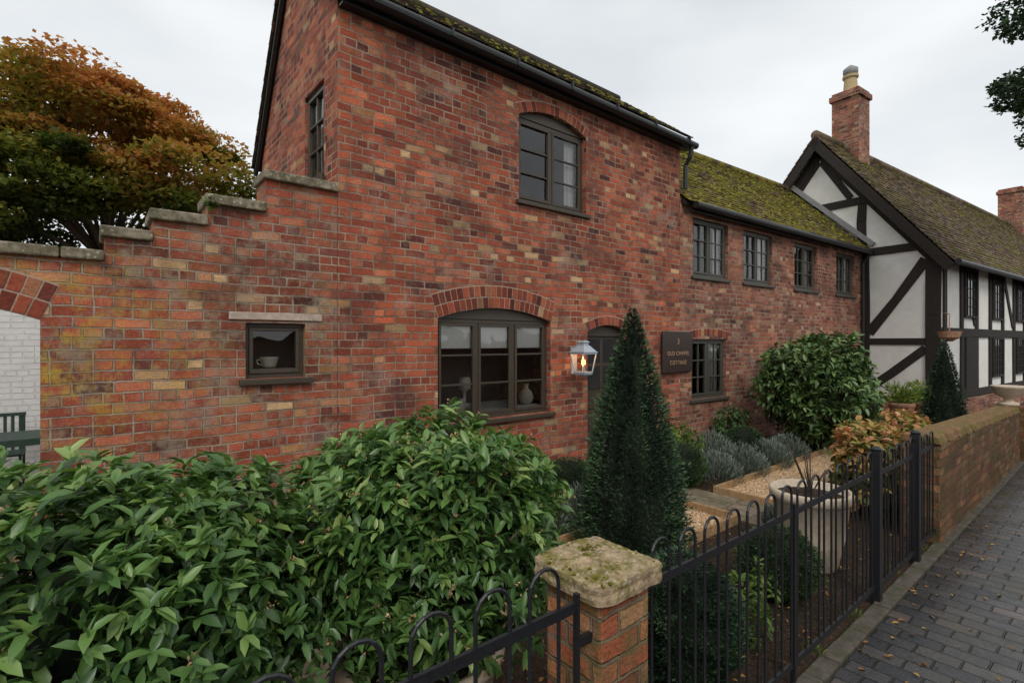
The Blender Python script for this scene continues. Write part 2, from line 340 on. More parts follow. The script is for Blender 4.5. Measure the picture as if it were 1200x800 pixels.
def window(parent,x0,x1,z0,z1,lights,rows,cols=1,mat=None,rec=.07,arch=0,loc=(0,0,0),rz=0,sill=True,fw=.045,blind=0,room=1.1,sb=0.03,curtain=()):
    mat=mat or M_frame; b=MB(); y0,y1=rec,rec+.07
    b.box(x0,x1,y0,y1,z1-fw,z1); b.box(x0,x1,y0,y1,z0,z0+fw)
    b.box(x0,x0+fw,y0+.001,y1-.001,z0+fw,z1-fw); b.box(x1-fw,x1,y0+.001,y1-.001,z0+fw,z1-fw)
    W=(x1-x0-fw)/lights
    gl=MB()
    for i in range(lights):
        a=x0+fw*.5+W*i; c=a+W
        if i: b.box(a-fw*.45,a+fw*.45,y0+.002,y1-.002,z0+fw,z1-fw)
        l=a+fw*.55; r=c-fw*.55; s=sb
        pf=.012*(1 if (i%2==0) else .4)
        b.box(l,r,y0-pf,y0+.04,z0+fw+.002,z0+fw+s+.01); b.box(l,r,y0-pf,y0+.04,z1-fw-s,z1-fw-.002)
        b.box(l,l+s,y0-pf+.001,y0+.039,z0+fw+s+.01,z1-fw-s); b.box(r-s,r,y0-pf+.001,y0+.039,z0+fw+s+.01,z1-fw-s)
        zz0=z0+fw+s; zz1=z1-fw-s
        for j in range(1,rows):
            zc=zz0+(zz1-zz0)*j/rows; b.box(l+s,r-s,y0-pf+.008,y0+.036,zc-.010,zc+.010)
        for j in range(1,cols):
            xc=l+s+(r-l-2*s)*j/cols; b.box(xc-.009,xc+.009,y0-pf+.010,y0+.035,zz0,zz1)
        for j in range(rows):
            za=zz0+(zz1-zz0)*j/rows; zb=zz0+(zz1-zz0)*(j+1)/rows
            t1,t2,t3=[random.uniform(-.0035,.0035) for _ in range(3)]
            gl.add([(l+s*.5,y0+.02+t1,za),(r-s*.5,y0+.02+t2,za),(r-s*.5,y0+.02+t3,zb),(l+s*.5,y0+.02+t1+t3-t2,zb)],[(0,1,2,3)])
    b.obj("window_frame",mat,parent,bevel=.003,loc=loc,rz=rz); gl.obj("window_glass",M_glass,parent,loc=loc,rz=rz)
    if sill:
        s=MB(); s.box(x0-.05,x1+.05,-.045,rec+.01,z0-.05,z0-.003); s.obj("window_sill",mat,parent,bevel=.006,loc=loc,rz=rz)
    if arch:
        f=arc(x0,x1,z1,arch)[0]; p=MB(); n=14
        pts=[(x0+.001,z1+.002),(x1-.001,z1+.002)]+[(x1-(x1-x0)*i/n,f(x1-(x1-x0)*i/n)+.01) for i in range(1,n)]
        p.prism(pts,rec-.012,rec+.05); p.obj("arch_board",mat,parent,loc=loc,rz=rz)
    r=MB(); ya=rec+.075; yb=ya+room; e=.2
    q=[(x0-e,ya,z0-e),(x1+e,ya,z0-e),(x1+e,yb,z0-e),(x0-e,yb,z0-e),(x0-e,ya,z1+e),(x1+e,ya,z1+e),(x1+e,yb,z1+e),(x0-e,yb,z1+e)]
    r.add(q,[(0,1,2,3),(7,6,5,4),(1,5,6,2),(2,6,7,3),(3,7,4,0)]); r.obj("room",M_room,parent,loc=loc,rz=rz)
    if blind or curtain:
        d=MB(); 
        for i in range(lights):
            a=x0+fw*.5+W*i
            if blind: d.box(a+.03,a+W-.03,y0+.045,y0+.055,z1-fw-blind,z1-.01)
        for (ca,cb) in curtain:
            m=int((cb-ca)/.02)+2; vs=[]
            for i in range(m):
                xx=ca+(cb-ca)*i/(m-1); yy=y1+.03+.015*math.sin(i*1.5); vs+=[(xx,yy,z0),(xx,yy,z1)]
            d.add(vs,[(2*i,2*i+2,2*i+3,2*i+1) for i in range(m-1)])
        d.obj("blind",M_blind,parent,loc=loc,rz=rz)
def tiles(parent,name,x0,x1,A,B,mat,tw=.165,gauge=.10,moss=0):
    b=MB(); d=Vector((0,B[0]-A[0],B[1]-A[1])); ln=d.length; d.normalize()
    n=Vector((0,-d.z,d.y)); 
    if n.z<0: n=-n
    o=Vector((0,A[0],A[1])); rows=int(ln/gauge)+1
    for i in range(rows):
        s=i*gauge; off=(i%2)*tw*.5; x=x0-off
        while x<x1:
            a=max(x+.002,x0); c=min(x+tw-.002,x1)
            if c-a>.02:
                s0=s+random.uniform(-.008,.008); s1=min(s+gauge*1.5,ln+.02); h0=.032+random.uniform(-.004,.010); h1=.012; th=.014
                p=lambda xx,ss,hh: Vector((xx,0,0))+o+d*ss+n*hh
                j=random.uniform(-.004,.004)
                pts=[p(a,s0,h0-th),p(c,s0,h0-th+j),p(c,s1,h1-th),p(a,s1,h1-th),p(a,s0,h0),p(c,s0,h0+j),p(c,s1,h1),p(a,s1,h1)]
                if d.y<0: pts=[pts[k] for k in (1,0,3,2,5,4,7,6)]
                b.hexa(pts,random.random())
            x+=tw
    b.obj(name,mat,parent)
    k=MB(); q=[o+Vector((x0+.02,0,0))+d*.02-n*.03,o+Vector((x1-.02,0,0))+d*.02-n*.03,o+Vector((x1-.02,0,0))+d*ln-n*.03,o+Vector((x0+.02,0,0))+d*ln-n*.03]
    k.hexa([p-n*.05 for p in q]+q); k.obj(name+"_deck",M_timber,parent)
    if moss:
        m=MB()
        for i in range(moss):
            c=o+Vector((random.uniform(x0,x1),0,0))+d*(ln*random.random())+n*.03; r=random.uniform(.010,.042)
            vs=[c+Vector((math.cos(t)*r*random.uniform(.7,1.2),0,0))+d*(math.sin(t)*r)-n*.005 for t in [k*math.pi/4 for k in range(8)]]
            vs+=[c+Vector((math.cos(t)*r*.6,0,0))+d*(math.sin(t)*r*.6)+n*r*.38 for t in [k*math.pi/4 for k in range(8)]]
            m.add(vs,[(k,(k+1)%8,(k+1)%8+8,k+8) for k in range(8)]+[tuple(range(8,16))],random.random())
        m.obj("moss_clumps",L_moss,parent,smooth=True)
# ================================================================ HOUSE 1
D=4.5
h1=empty("brick_house",(0,0,0))
RX0,RX1=1.69,7.08
RY,RZ=5.84,6.02
A1=(2.72,4.30,1.99,.13); A2=(3.80,4.935,4.37,.13); A3=(4.96,5.80,1.88,.09)
gf=arc(*A1); uf=arc(*A2); df=arc(*A3)
b=MB()
wall(b,RX0,RX1,lambda x:4.93,[(2.72,4.30,.90,gf[0]),(3.80,4.935,3.38,uf[0]),(4.96,5.80,0,df[0])],0,.3)
b.obj("front_wall",M_brick,h1,loc=(0,D,0),uv=True,uoff=.04)
def gtop(x):
    Y=7.2-x; return min(4.93+(Y-4.5)*.77, 4.15+(7.1-Y)*1.44)
b=MB(); wall(b,.1,2.4,gtop,[(1.80,2.36,3.30,4.23)],0,.3,breaks=[.1+2.3*i/12 for i in range(13)]+[1.36])
b.obj("gable_wall",M_brick,h1,loc=(RX0,7.2,0),rz=-math.pi/2,uv=True,uoff=0)
b=MB(); b.prismx([(4.8,3),(7.1,3),(7.1,4.15),(5.84,5.92),(4.8,5.1)],RX1-.3,RX1); b.box(RX0+.3,RX1-.3,6.8,7.1,0,4.1)
b.obj("rear_walls",M_brick,h1,uv=True)
window(h1,1.80,2.36,3.30,4.23,1,3,2,loc=(RX0,7.2,0),rz=-math.pi/2,rec=.03,sill=True,room=.8,curtain=[(1.84,1.98)])
window(h1,2.72,4.30,.90,1.99,3,3,1,loc=(0,D,0),arch=.13,blind=.27)
window(h1,3.80,4.935,3.38,4.37,2,3,1,loc=(0,D,0),arch=.13,curtain=[(4.70,4.89),(3.84,3.92)])
for q,rg in ((A1,2),(A2,1),(A3,1)):
    voussoirs(h1,*q,loc=(0,D,0),rings=rg)
SZ=.985
b=MB(); b.lathe([(.04,0),(.07,.02),(.098,.085),(.075,.15),(.035,.185),(.03,.225),(.04,.245)],(4.12,D+.25,SZ),20); b.obj("vase",M_cerd,h1,smooth=True)
b=MB(); b.lathe([(.04,0),(.058,.03),(.055,.08),(.036,.11),(.042,.135)],(3.16,D+.24,SZ),16); b.tube([(3.11,D+.24,SZ+.1),(3.075,D+.24,SZ+.085),(3.08,D+.24,SZ+.045),(3.11,D+.24,SZ+.03)],.006,6)
b.lathe([(.035,0),(.045,.02),(.048,.06),(.035,.08)],(3.00,D+.24,SZ),14); b.obj("jug",M_cer,h1,smooth=True)
b=MB(); b.lathe([(.05,0),(.06,.01),(.02,.03),(.02,.16),(.07,.2),(.10,.2),(.065,.34),(.06,.34)],(3.45,D+.6,SZ),16); b.obj("table_lamp",M_cer,h1,smooth=True)
b=MB(); b.box(2.6,4.4,D+.16,D+.8,.90,SZ-.002); b.obj("inner_sill",M_blind,h1)
# door
b=MB(); b.box(4.965,5.02,.10,.17,0,1.9); b.box(5.74,5.795,.10,.17,0,1.9)
f=df[0]; pts=[(4.965,1.82),(5.795,1.82)]+[(5.8-.84*i/10,f(5.8-.84*i/10)+.008) for i in range(1,10)]
b.prism(pts,.095,.175)
b.box(5.02,5.74,.13,.17,.02,1.82)
for z0,z1 in ((.1,.75),(.85,1.0)):
    for x0,x1 in ((5.08,5.35),(5.41,5.68)): b.box(x0,x1,.118,.13,z0,z1)
b.box(4.96,5.80,-.12,.12,.0,.10)
b.obj("door",M_frame,h1,bevel=.004,loc=(0,D,0))
M_dg=simple("door_glass_dark",(.03,.033,.035),.05,.1,3,0,spec=.6)
b=MB()
for x0,x1 in ((5.08,5.35),(5.41,5.68)):
    for z0,z1 in ((1.1,1.42),(1.46,1.78)): b.add([(x0,.126,z0),(x1,.126,z0),(x1,.126,z1),(x0,.126,z1)],[(0,1,2,3)])
b.obj("door_glass",M_dg,h1,loc=(0,D,0))
tiles(h1,"roof_front",1.60,7.22,(4.36,4.87),(RY,RZ),M_tile1,moss=420)
tiles(h1,"roof_back",1.60,7.22,(7.27,3.97),(RY,RZ),M_tile1)
b=MB(); b.tube([(1.6,RY,RZ+.02),(7.22,RY,RZ+.02)],.075,12); b.obj("ridge",M_tile1,h1,smooth=True)
b=MB(); b.box(1.70,7.2,4.40,4.42,4.72,4.86); b.box(1.70,7.2,4.42,4.498,4.72,4.74); b.tube([(1.62,4.33,4.80),(7.26,4.33,4.78)],.05,12)
for i in range(7): b.box(1.9+i*.85,1.93+i*.85,4.275,4.40,4.77,4.85)
b.tube([(7.14,4.33,4.74),(7.14,4.36,4.60),(7.14,4.44,4.48),(7.14,4.44,4.12)],.034,10)
b.obj("gutter",M_plastic,h1,smooth=False)
b=MB()
for (A,B_) in (((7.27,3.93),(RY,RZ-.05)),((4.38,4.82),(RY,RZ-.05))):
    d=Vector((0,B_[0]-A[0],B_[1]-A[1])).normalized(); n=Vector((0,-d.z,d.y)); n=n if n.z>0 else -n
    p=Vector((1.62,*A)); q=Vector((1.62,*B_)); w=Vector((.04,0,0))
    b.hexa([p-n*.10,p-n*.10+w,q-n*.10+w,q-n*.10,p,p+w,q+w,q])
b.obj("bargeboard",M_timber,h1)
# ---- wall lantern
la=empty("wall_lantern",(4.70,D-.17,1.34))
b=MB()
def frust(b,z0,z1,r0,r1,t=.5):
    b.hexa([(-r0,-r0,z0),(r0,-r0,z0),(r0,r0,z0),(-r0,r0,z0),(-r1,-r1,z1),(r1,-r1,z1),(r1,r1,z1),(-r1,r1,z1)],t)
frust(b,0,.02,.075,.08); frust(b,-.03,0,.03,.06); frust(b,.27,.285,.125,.125); frust(b,.285,.36,.115,.055); frust(b,.36,.40,.045,.045); frust(b,.40,.42,.06,.035)
for sx in (-1,1):
    for sy in (-1,1): b.tube([(sx*.075,sy*.075,.02),(sx*.113,sy*.113,.27)],.009,6)
for s_ in (-1,1):
    for z_,r_ in ((.03,.078),(.262,.112)):
        b.box(-r_,r_,s_*r_-.006,s_*r_+.006,z_-.008,z_+.008); b.box(s_*r_-.006,s_*r_+.006,-r_+.006,r_-.006,z_-.008,z_+.008)
b.box(-.05,.05,.155,.17,.0,.34); b.tube([(0,.16,.33),(0,.08,.37),(0,.0,.36)],.009,6); b.tube([(0,.16,.02),(0,.0,-.01)],.009,6)
b.obj("body",M_lant,la,bevel=.002)
b=MB(); b.tube([(0,0,.02),(0,0,.10)],.016,8); b.obj("candle",M_cer,la)
b=MB(); b.lathe([(.004,.10),(.026,.135),(.022,.175),(.004,.22)],(0,0,0),12); b.obj("flame",M_flame,la,smooth=True)
pl=bpy.data.lights.new("lamp_light",'POINT'); pl.energy=1.4; pl.color=(1,.5,.22); pl.shadow_soft_size=.03
po=bpy.data.objects.new("lamp_light",pl); scene.collection.objects.link(po); po.parent=la; po.location=(0,.0,.24)
# ---- sign
sg=empty("house_sign",(6.54,D-.06,1.28))
b=MB(); b.box(0,.80,0,.025,0,.62); b.obj("panel",M_sign,sg,bevel=.004)
b=MB(); b.box(.1,.14,.025,.058,.1,.5); b.box(.5,.54,.025,.05,.1,.5); b.obj("fixings",M_iron,sg)
for txt,z,s in (("3",.43,.12),("OLD CHAPEL",.26,.086),("COTTAGE",.12,.086)):
    cu=bpy.data.curves.new("lettering",'FONT'); cu.body=txt; cu.size=s; cu.align_x='CENTER'; cu.extrude=.002; cu.space_character=1.2; cu.materials.append(M_gold)
    o=bpy.data.objects.new("lettering",cu); scene.collection.objects.link(o); o.parent=sg; o.location=(.40,-.004,z); o.rotation_euler=(math.pi/2,0,0)
# ================================================================ stepped garden wall
gw=empty("garden_wall")
af=arc(-1.55,-.257,1.89,.13)
st=[(-4.5,.07,2.30),(.07,.345,2.47),(.345,.69,2.63),(.69,1.10,2.80),(1.10,1.688,3.07)]
def stop_(x):
    for a,c,z in st:
        if x<c: return z
    return st[-1][2]
b=MB(); wall(b,-4.5,1.688,stop_,[(-1.55,-.257,0,af[0]),(.95,1.415,1.45,1.90)],0,.3,breaks=[s[0] for s in st])
b.obj("wall",M_brickL,gw,loc=(0,D+.004,0),uv=True,uoff=.1)
b=MB()
for i,(a,c,z) in enumerate(st):
    x=a-.03 if i else a
    while x<c-.02:
        w=min(.62,c-x) if i==0 else c-x
        if i==0 and c-x-w<.1: w=c-x
        b.hexa([(x+.004,-.045+random.uniform(-.008,.008),z),(x+w-.004,-.045,z),(x+w-.004,.34,z),(x+.004,.34,z),(x+.004,-.05,z+.075),(x+w-.004,-.045,z+.07+random.uniform(0,.01)),(x+w-.004,.34,z+.08),(x+.004,.34,z+.075)]); x+=w
b.obj("coping",M_stone,gw,bevel=.012,loc=(0,D,0))
voussoirs(gw,-1.55,-.257,1.89,.13,loc=(0,D+.004,0),rings=2)
window(gw,.95,1.415,1.45,1.90,1,1,loc=(0,D,0),rec=.06,fw=.035,room=.5,sb=.028)
b=MB(); b.box(.83,1.55,-.012,.05,1.925,1.985); b.obj("lintel",simple("lintel_stone",(.42,.33,.27),.9,.3,20,.5),gw,bevel=.004,loc=(0,D,0))
b=MB(); b.lathe([(.04,0),(.058,.015),(.074,.085),(.076,.092),(.068,.092),(.05,.03)],(1.18,D+.225,1.525),20); b.tube([(1.11,D+.225,1.60),(1.082,D+.225,1.59),(1.088,D+.225,1.56),(1.12,D+.225,1.55)],.006,6); b.obj("cup",M_cer,gw,smooth=True)
b=MB(); b.box(.9,1.5,D+.135,D+.45,1.40,1.523); b.obj("inner_sill",M_room,gw)
# yard behind opening
wy=empty("painted_wall"); b=MB(); b.box(-7,1.55,8.8,9.05,0,2.6); b.obj("wall",M_brickW,wy,uv=True)
gt=empty("garden_table",(-.9,7.6,0)); b=MB()
for i in range(9): b.box(-.6,.6,-.36+i*.082,-.36+i*.082+.06,.72,.745)
for x in (-.55,.52):
    for y in (-.33,.33): b.tube([(x,y,0),(x,y,.72)],.017,8)
b.box(-.6,.6,-.38,-.365,.68,.75); b.obj("slatted_top_and_legs",M_green,gt)
gc=empty("garden_chair",(-.85,8.3,0)); b=MB()
for i in range(7): b.box(-.22+i*.066,-.19+i*.066,.2,.215,.46,.88)
b.box(-.24,.24,.19,.225,.86,.90)
for i in range(5): b.box(-.24,.24,-.2+i*.085,-.2+i*.085+.06,.44,.46)
for x in (-.22,.22):
    b.tube([(x,-.2,0),(x,-.2,.44)],.014,8); b.tube([(x,.21,0),(x,.21,.9)],.014,8)
b.obj("frame",M_green,gc)
# ================================================================ HOUSE 2 (low range)
h2=empty("brick_cottage",(7.08,D,0),math.radians(-3))
ws=[(.335,1.346),(1.84,2.86),(3.735,4.71),(5.67,6.645)]
b=MB(); wall(b,.003,7.18,lambda x:4.0,[(a,c,2.80,3.73) for a,c in ws]+[(.30,1.29,.82,1.79),(4.2,5.2,.82,1.79)],0,.3)
b.obj("front_wall",M_brick2,h2,uv=True,uoff=.02)
for k,(a,c) in enumerate(ws): window(h2,a,c,2.80,3.73,2,3,2,mat=M_frame2,fw=.05,sb=.025,rec=.05,curtain=[(a+.06,a+.22),(c-.22,c-.06)] if k%2==0 else [(c-.28,c-.06)])
window(h2,.30,1.29,.82,1.79,2,3,2,mat=M_frame2,fw=.05,sb=.025,rec=.05,curtain=[(1.0,1.23)]); window(h2,4.2,5.2,.82,1.79,2,3,2,mat=M_frame2,fw=.05,rec=.05)
voussoirs(h2,.26,1.33,1.795,.05,depth=.115,rings=1)
b=MB(); b.prismx([(.3,0),(3.4,0),(3.4,4.0),(1.7,5.6),(.3,4.2)],6.9,7.18); b.obj("end_wall",M_brick2,h2,uv=True)
tiles(h2,"roof_front",.0,7.2,(-.16,3.90),(1.7,5.72),M_tile2,moss=1500)
tiles(h2,"roof_back",.0,7.2,(3.5,3.95),(1.7,5.72),M_tile2)
b=MB()
for i in range(16): b.tube([(.03+i*.45,1.7,5.735),(.46+i*.45,1.7,5.735)],.10,12,random.random())
b.obj("ridge_tiles",M_tile2,h2,smooth=True)
b=MB(); b.box(.15,7.2,-.12,-.10,3.78,3.90); b.tube([(.12,-.20,3.86),(7.25,-.20,3.84)],.055,12); b.tube([(7.0,-.20,3.80),(7.0,-.06,3.6),(7.0,-.06,0)],.035,10)
b.obj("gutter",M_plastic,h2)
# ================================================================ HOUSE 3 (timber framed)
h3=empty("timber_framed_house",(14.1,2.64,0),math.radians(-5))
LN=20; GW=4.9; ze=3.75; zr=6.92
b=MB(); b.prismx([(0,0),(GW,0),(GW,ze),(GW/2,zr-.12),(0,ze)],0,.2); b.box(.2,LN,0,.2,0,ze); b.box(.2,LN,GW-.2,GW,0,ze); b.box(LN-.2,LN,.2,GW-.2,0,ze)
b.obj("render_walls",M_render,h3)
b=MB(); b.prismx([(0,0),(GW,0),(GW,.5),(0,.5)],-.06,0); b.box(0,LN,-.06,0,0,.45); b.obj("brick_plinth",M_brick2,h3,uv=True)
t=MB()
def gb(p,q,w,x=-.03):
    P=Vector((0,*p)); Q=Vector((0,*q)); d=(Q-P).normalized(); n=Vector((0,-d.z,d.y))*(w/2)
    w2=random.uniform(.82,1.15); m=P.lerp(Q,random.uniform(.35,.65))+n*random.uniform(-.25,.25)
    X=Vector((x,0,0)); X0=Vector((.01,0,0))
    for a_,b_,wa,wb in ((P,m,1,w2),(m,Q,w2,1)):
        t.hexa([a_-n*wa+X,a_+n*wa+X,a_+n*wa+X0,a_-n*wa+X0,b_-n*wb+X,b_+n*wb+X,b_+n*wb+X0,b_-n*wb+X0])
gb((.13,.5),(.13,3.75),.28,-.05); gb((.27,3.86),(GW,3.86),.18,-.04); gb((.27,1.75),(GW,1.75),.15,-.035); gb((1.45,.5),(1.45,3.76),.18,-.036)
gb((.27,3.55),(1.36,1.95),.22,-.03); gb((.27,1.60),(1.3,.7),.18,-.03)
gb((1.05,5.12),(3.85,5.12),.18,-.04); gb((1.5,3.96),(1.5,5.02),.18,-.036); gb((2.45,3.96),(2.45,5.02),.16,-.034); gb((3.4,3.96),(3.4,5.02),.16,-.034)
gb((1.75,5.22),(2.42,6.3),.15,-.034); gb((3.3,5.22),(2.48,6.3),.15,-.031)
def fb(p,q,w,y=-.03):
    P=Vector((p[0],0,p[1])); Q=Vector((q[0],0,q[1])); d=(Q-P).normalized(); n=Vector((-d.z,0,d.x))*(w/2); a=Vector((0,y,0)); c=Vector((0,.01,0))
    t.hexa([P+n+a,P-n+a,P-n+c,P+n+c,Q+n+a,Q-n+a,Q-n+c,Q+n+c])
fb((0.02,3.66),(LN,3.66),.18,-.045); fb((.0,1.95),(LN,1.95),.2,-.05); fb((0,.55),(LN,.55),.16,-.065)
x=.14
k=0
while x<LN:
    fb((x,.63),(x+random.uniform(-.03,.03),1.85),.18,-.04); fb((x,2.05),(x,3.57),.18,-.04)
    if k%3==1: fb((x+.1,3.5),(x+1.0,2.15),.16,-.03)
    x+=1.1; k+=1
t.obj("timber_frame",M_timber,h3,bevel=.01)
for x0,x1,z0,z1 in ((1.38,2.20,2.35,3.4),(3.55,4.4,2.35,3.4),(5.8,6.6,2.35,3.4),(3.55,4.4,.9,1.8),(5.8,6.6,.9,1.8)):
    g=MB(); g.add([(x0,-.035,z0),(x1,-.035,z0),(x1,-.035,z1),(x0,-.035,z1)],[(0,1,2,3)]); g.obj("leaded_glass",M_dg,h3)
    g=MB(); g.box(x0-.05,x0,-.07,0,z0-.05,z1+.05); g.box(x1,x1+.05,-.07,0,z0-.05,z1+.05); g.box(x0,x1,-.07,0,z1,z1+.05); g.box(x0,x1,-.07,0,z0-.05,z0)
    for i in range(1,4): g.box(x0+(x1-x0)*i/4-.01,x0+(x1-x0)*i/4+.01,-.05,-.036,z0,z1)
    for i in range(1,5): g.box(x0,x1,-.049,-.0365,z0+(z1-z0)*i/5-.008,z0+(z1-z0)*i/5+.008)
    g.obj("window_frame",M_timber,h3)
g=MB(); g.box(1.45,2.35,-.055,0,.0,1.84); g.obj("front_door",M_timber,h3)
tiles(h3,"roof_front",-.28,LN,(-.28,3.42),(GW/2,zr),M_tile3,tw=.2,gauge=.125,moss=900)
tiles(h3,"roof_back",-.28,LN,(GW+.28,3.42),(GW/2,zr),M_tile3,tw=.25,gauge=.16)
b=MB()
for i in range(44): b.tube([(-.27+i*.46,GW/2,zr+.02),(.16+i*.46,GW/2,zr+.02)],.11,10,random.random())
b.obj("ridge_tiles",M_tile3,h3,smooth=True)
b=MB()
for (A,B_) in (((-.30,3.36),(GW/2,zr-.06)),((GW+.3,3.36),(GW/2,zr-.06))):
    d=Vector((0,B_[0]-A[0],B_[1]-A[1])).normalized(); n=Vector((0,-d.z,d.y)); n=n if n.z>0 else -n
    p=Vector((-.30,*A)); q=Vector((-.30,*B_)); w=Vector((.05,0,0))
    b.hexa([p-n*.20,p-n*.20+w,q-n*.20+w,q-n*.20,p,p+w,q+w,q])
    p=Vector((-.045,*A))+d*.3; q=Vector((-.045,*B_)); w=Vector((.05,0,0))
    b.hexa([p-n*.32,p-n*.32+w,q-n*.32+w,q-n*.32,p-n*.09,p-n*.09+w,q-n*.09+w,q-n*.09])
b.obj("bargeboards",M_timber,h3,bevel=.006)
b=MB(); b.tube([(-.3,-.36,3.40),(LN,-.36,3.36)],.06,10); b.obj("gutter",M_plastic,h3)
def chimney(parent,x,y,z0,z1,w,d,pots):
    b=MB(); b.box(x-w/2,x+w/2,y-d/2,y+d/2,z0,z1-.22); b.box(x-w/2-.05,x+w/2+.05,y-d/2-.05,y+d/2+.05,z1-.22,z1-.08); b.box(x-w/2,x+w/2,y-d/2,y+d/2,z1-.08,z1)
    b.obj("chimney_stack",M_brick2,parent,uv=True)
    p=MB()
    for dx in pots: p.lathe([(.20,0),(.17,.1),(.15,.38),(.19,.42),(.19,.48),(.14,.48)],(x+dx,y,z1),16)
    p.obj("chimney_pot",M_chpot,parent,smooth=False)
    p=MB()
    for dx in pots: p.lathe([(.13,.48),(.18,.55),(.18,.66),(.05,.76)],(x+dx,y,z1),12)
    p.obj("cowl",M_lead,parent,smooth=True)
chimney(h3,1.7,GW/2,6.0,8.50,.66,.66,[0]); chimney(h3,18,GW/2,6.2,8.6,1.1,.8,[])
b=MB(); A=Vector((7.05,-.2,3.98)); B_=Vector((7.05,1.7,5.82)); w=Vector((.12,0,0)); u=Vector((0,-.07,.075))
b.hexa([A,A+w,B_+w,B_,A+u,A+w+u,B_+w+u,B_+u]); b.obj("flashing",M_lead,h2)
# ================================================================ ground
def ground_mat():
    g=G("soil"); c=tex(g); f=g.noise(c,30,5,.75).outputs['Fac']; b=g.noise(c,1.2,4).outputs['Fac']; v=g.n('ShaderNodeTexVoronoi',i_Scale=55.,i_Vector=c)
    col=g.ramp(f,[(.3,(.026,.017,.011)),(.55,(.07,.044,.030)),(.75,(.15,.10,.07))])
    col=g.mix(g.ramp(b,[(.55,g3(0)),(.7,g3(.5))]),col,(.05,.06,.02)); g.bump(g.math('ADD',f,g.math('MULTIPLY',v.outputs['Distance'],.6)),1,.03); return g.fin(col,.95,.2)
b=MB(); b.add([(-200,-200,0),(300,-200,0),(300,300,0),(-200,300,0)],[(0,1,2,3)]); b.obj("ground",ground_mat())
def paver_mat():
    g=G("path_pavers"); uv=g.n('ShaderNodeUVMap').outputs[0]
    n2=g.noise(uv,20,2).outputs['Color']; v=g.n('ShaderNodeVectorMath',operation='MULTIPLY_ADD',j0=n2); v.inputs[1].default_value=(.014,.014,0); g.set(v.inputs[2],uv)
    mp=g.n('ShaderNodeMapping'); g.set(mp.inputs[0],v.outputs[0]); mp.inputs['Rotation'].default_value=(0,0,math.pi/2)
    br=g.n('ShaderNodeTexBrick',offset=.5,squash=1.,i_Scale=1.,i_Mortar_Size=.007,i_Mortar_Smooth=.6,i_Brick_Width=.20,i_Row_Height=.115)
    g.set(br.inputs['Vector'],mp.outputs[0])
    for k,c in (('Color1',0.),('Color2',1.),('Mortar',.4)): br.inputs[k].default_value=c4(c)
    bw=g.n('ShaderNodeRGBToBW',j0=br.outputs['Color']).outputs[0]; fac=br.outputs['Fac']
    col=g.ramp(bw,[(0,(.028,.029,.034)),(.4,(.048,.047,.050)),(.8,(.072,.064,.060)),(1,(.11,.082,.068))])
    f=g.noise(uv,45,4,.75).outputs['Fac']; big=g.noise(uv,1.3,5,.7).outputs['Fac']
    col=g.mix(1,col,g.ramp(f,[(.3,g3(.55)),(.7,g3(1.25))]),'MULTIPLY')
    col=g.mix(fac,col,(.018,.019,.011)); col=g.mix(g.ramp(big,[(.52,g3(0)),(.7,g3(.5))]),col,(.045,.05,.018))
    r=g.ramp(g.noise(uv,2.5,5,.7).outputs['Fac'],[(.40,g3(.12)),(.62,g3(.45))])
    g.bump(g.math('ADD',g.math('SUBTRACT',1,fac),g.math('ADD',g.math('MULTIPLY',f,.18),g.math('MULTIPLY',bw,.5))),.9,.013); return g.fin(col,r,.65)
M_pav=paver_mat()
b=MB(); b.box(-12,60,-2.0,1.0,-.05,.012); b.obj("path",M_pav,uv=True)
b=MB(); x=-6
while x<14:
    b.box(x,x+.214,1.004,1.10,-.02,.024+random.uniform(0,.008),random.random())
    x+=.222
b.obj("kerb_edging",M_kerb,bevel=.006)
b=MB()
def flags(x0,x1,y0,y1,s):
    y=y0
    while y<y1-.05:
        x=x0; hh=min(s*random.choice([.8,1,1.2]),y1-y)
        while x<x1-.05:
            w=min(s*random.uniform(.8,1.6),x1-x); b.box(x+.006,x+w-.006,y+.006,y+hh-.006,-.03,.022+random.uniform(0,.005),random.random()); x+=w
        y+=hh
flags(-3,1.75,2.3,4.45,.5); flags(4.85,5.5,2.0,4.35,.4); flags(-.3,1.0,1.2,2.3,.45); flags(-4,1.5,4.9,8.7,.6)
b.obj("flagstone_paving",simple("flagstone",(.22,.175,.125),.8,.4,10,.5,.008,.3,col2=(.11,.11,.06)),bevel=.006)
def gm():
    g=G("gravel_bed"); c=tex(g); v=g.n('ShaderNodeTexVoronoi',i_Scale=60.,i_Vector=c)
    bw=g.n('ShaderNodeRGBToBW',j0=v.outputs['Color']).outputs[0]
    col=g.ramp(bw,[(.1,(.26,.15,.07)),(.5,(.48,.31,.16)),(.9,(.58,.45,.30))]); g.bump(g.math('SUBTRACT',1,v.outputs['Distance']),.9,.015); return g.fin(col,.85,.2)
M_gravel=gm()
def pm():
    g=G("gravel_pebbles"); a=g.n('ShaderNodeAttribute',attribute_name="tint").outputs['Fac']
    return g.fin(g.ramp(a,[(0,(.28,.15,.07)),(.4,(.50,.32,.17)),(.8,(.60,.45,.29)),(1,(.68,.6,.5))]),.8,.25)
M_peb=pm()
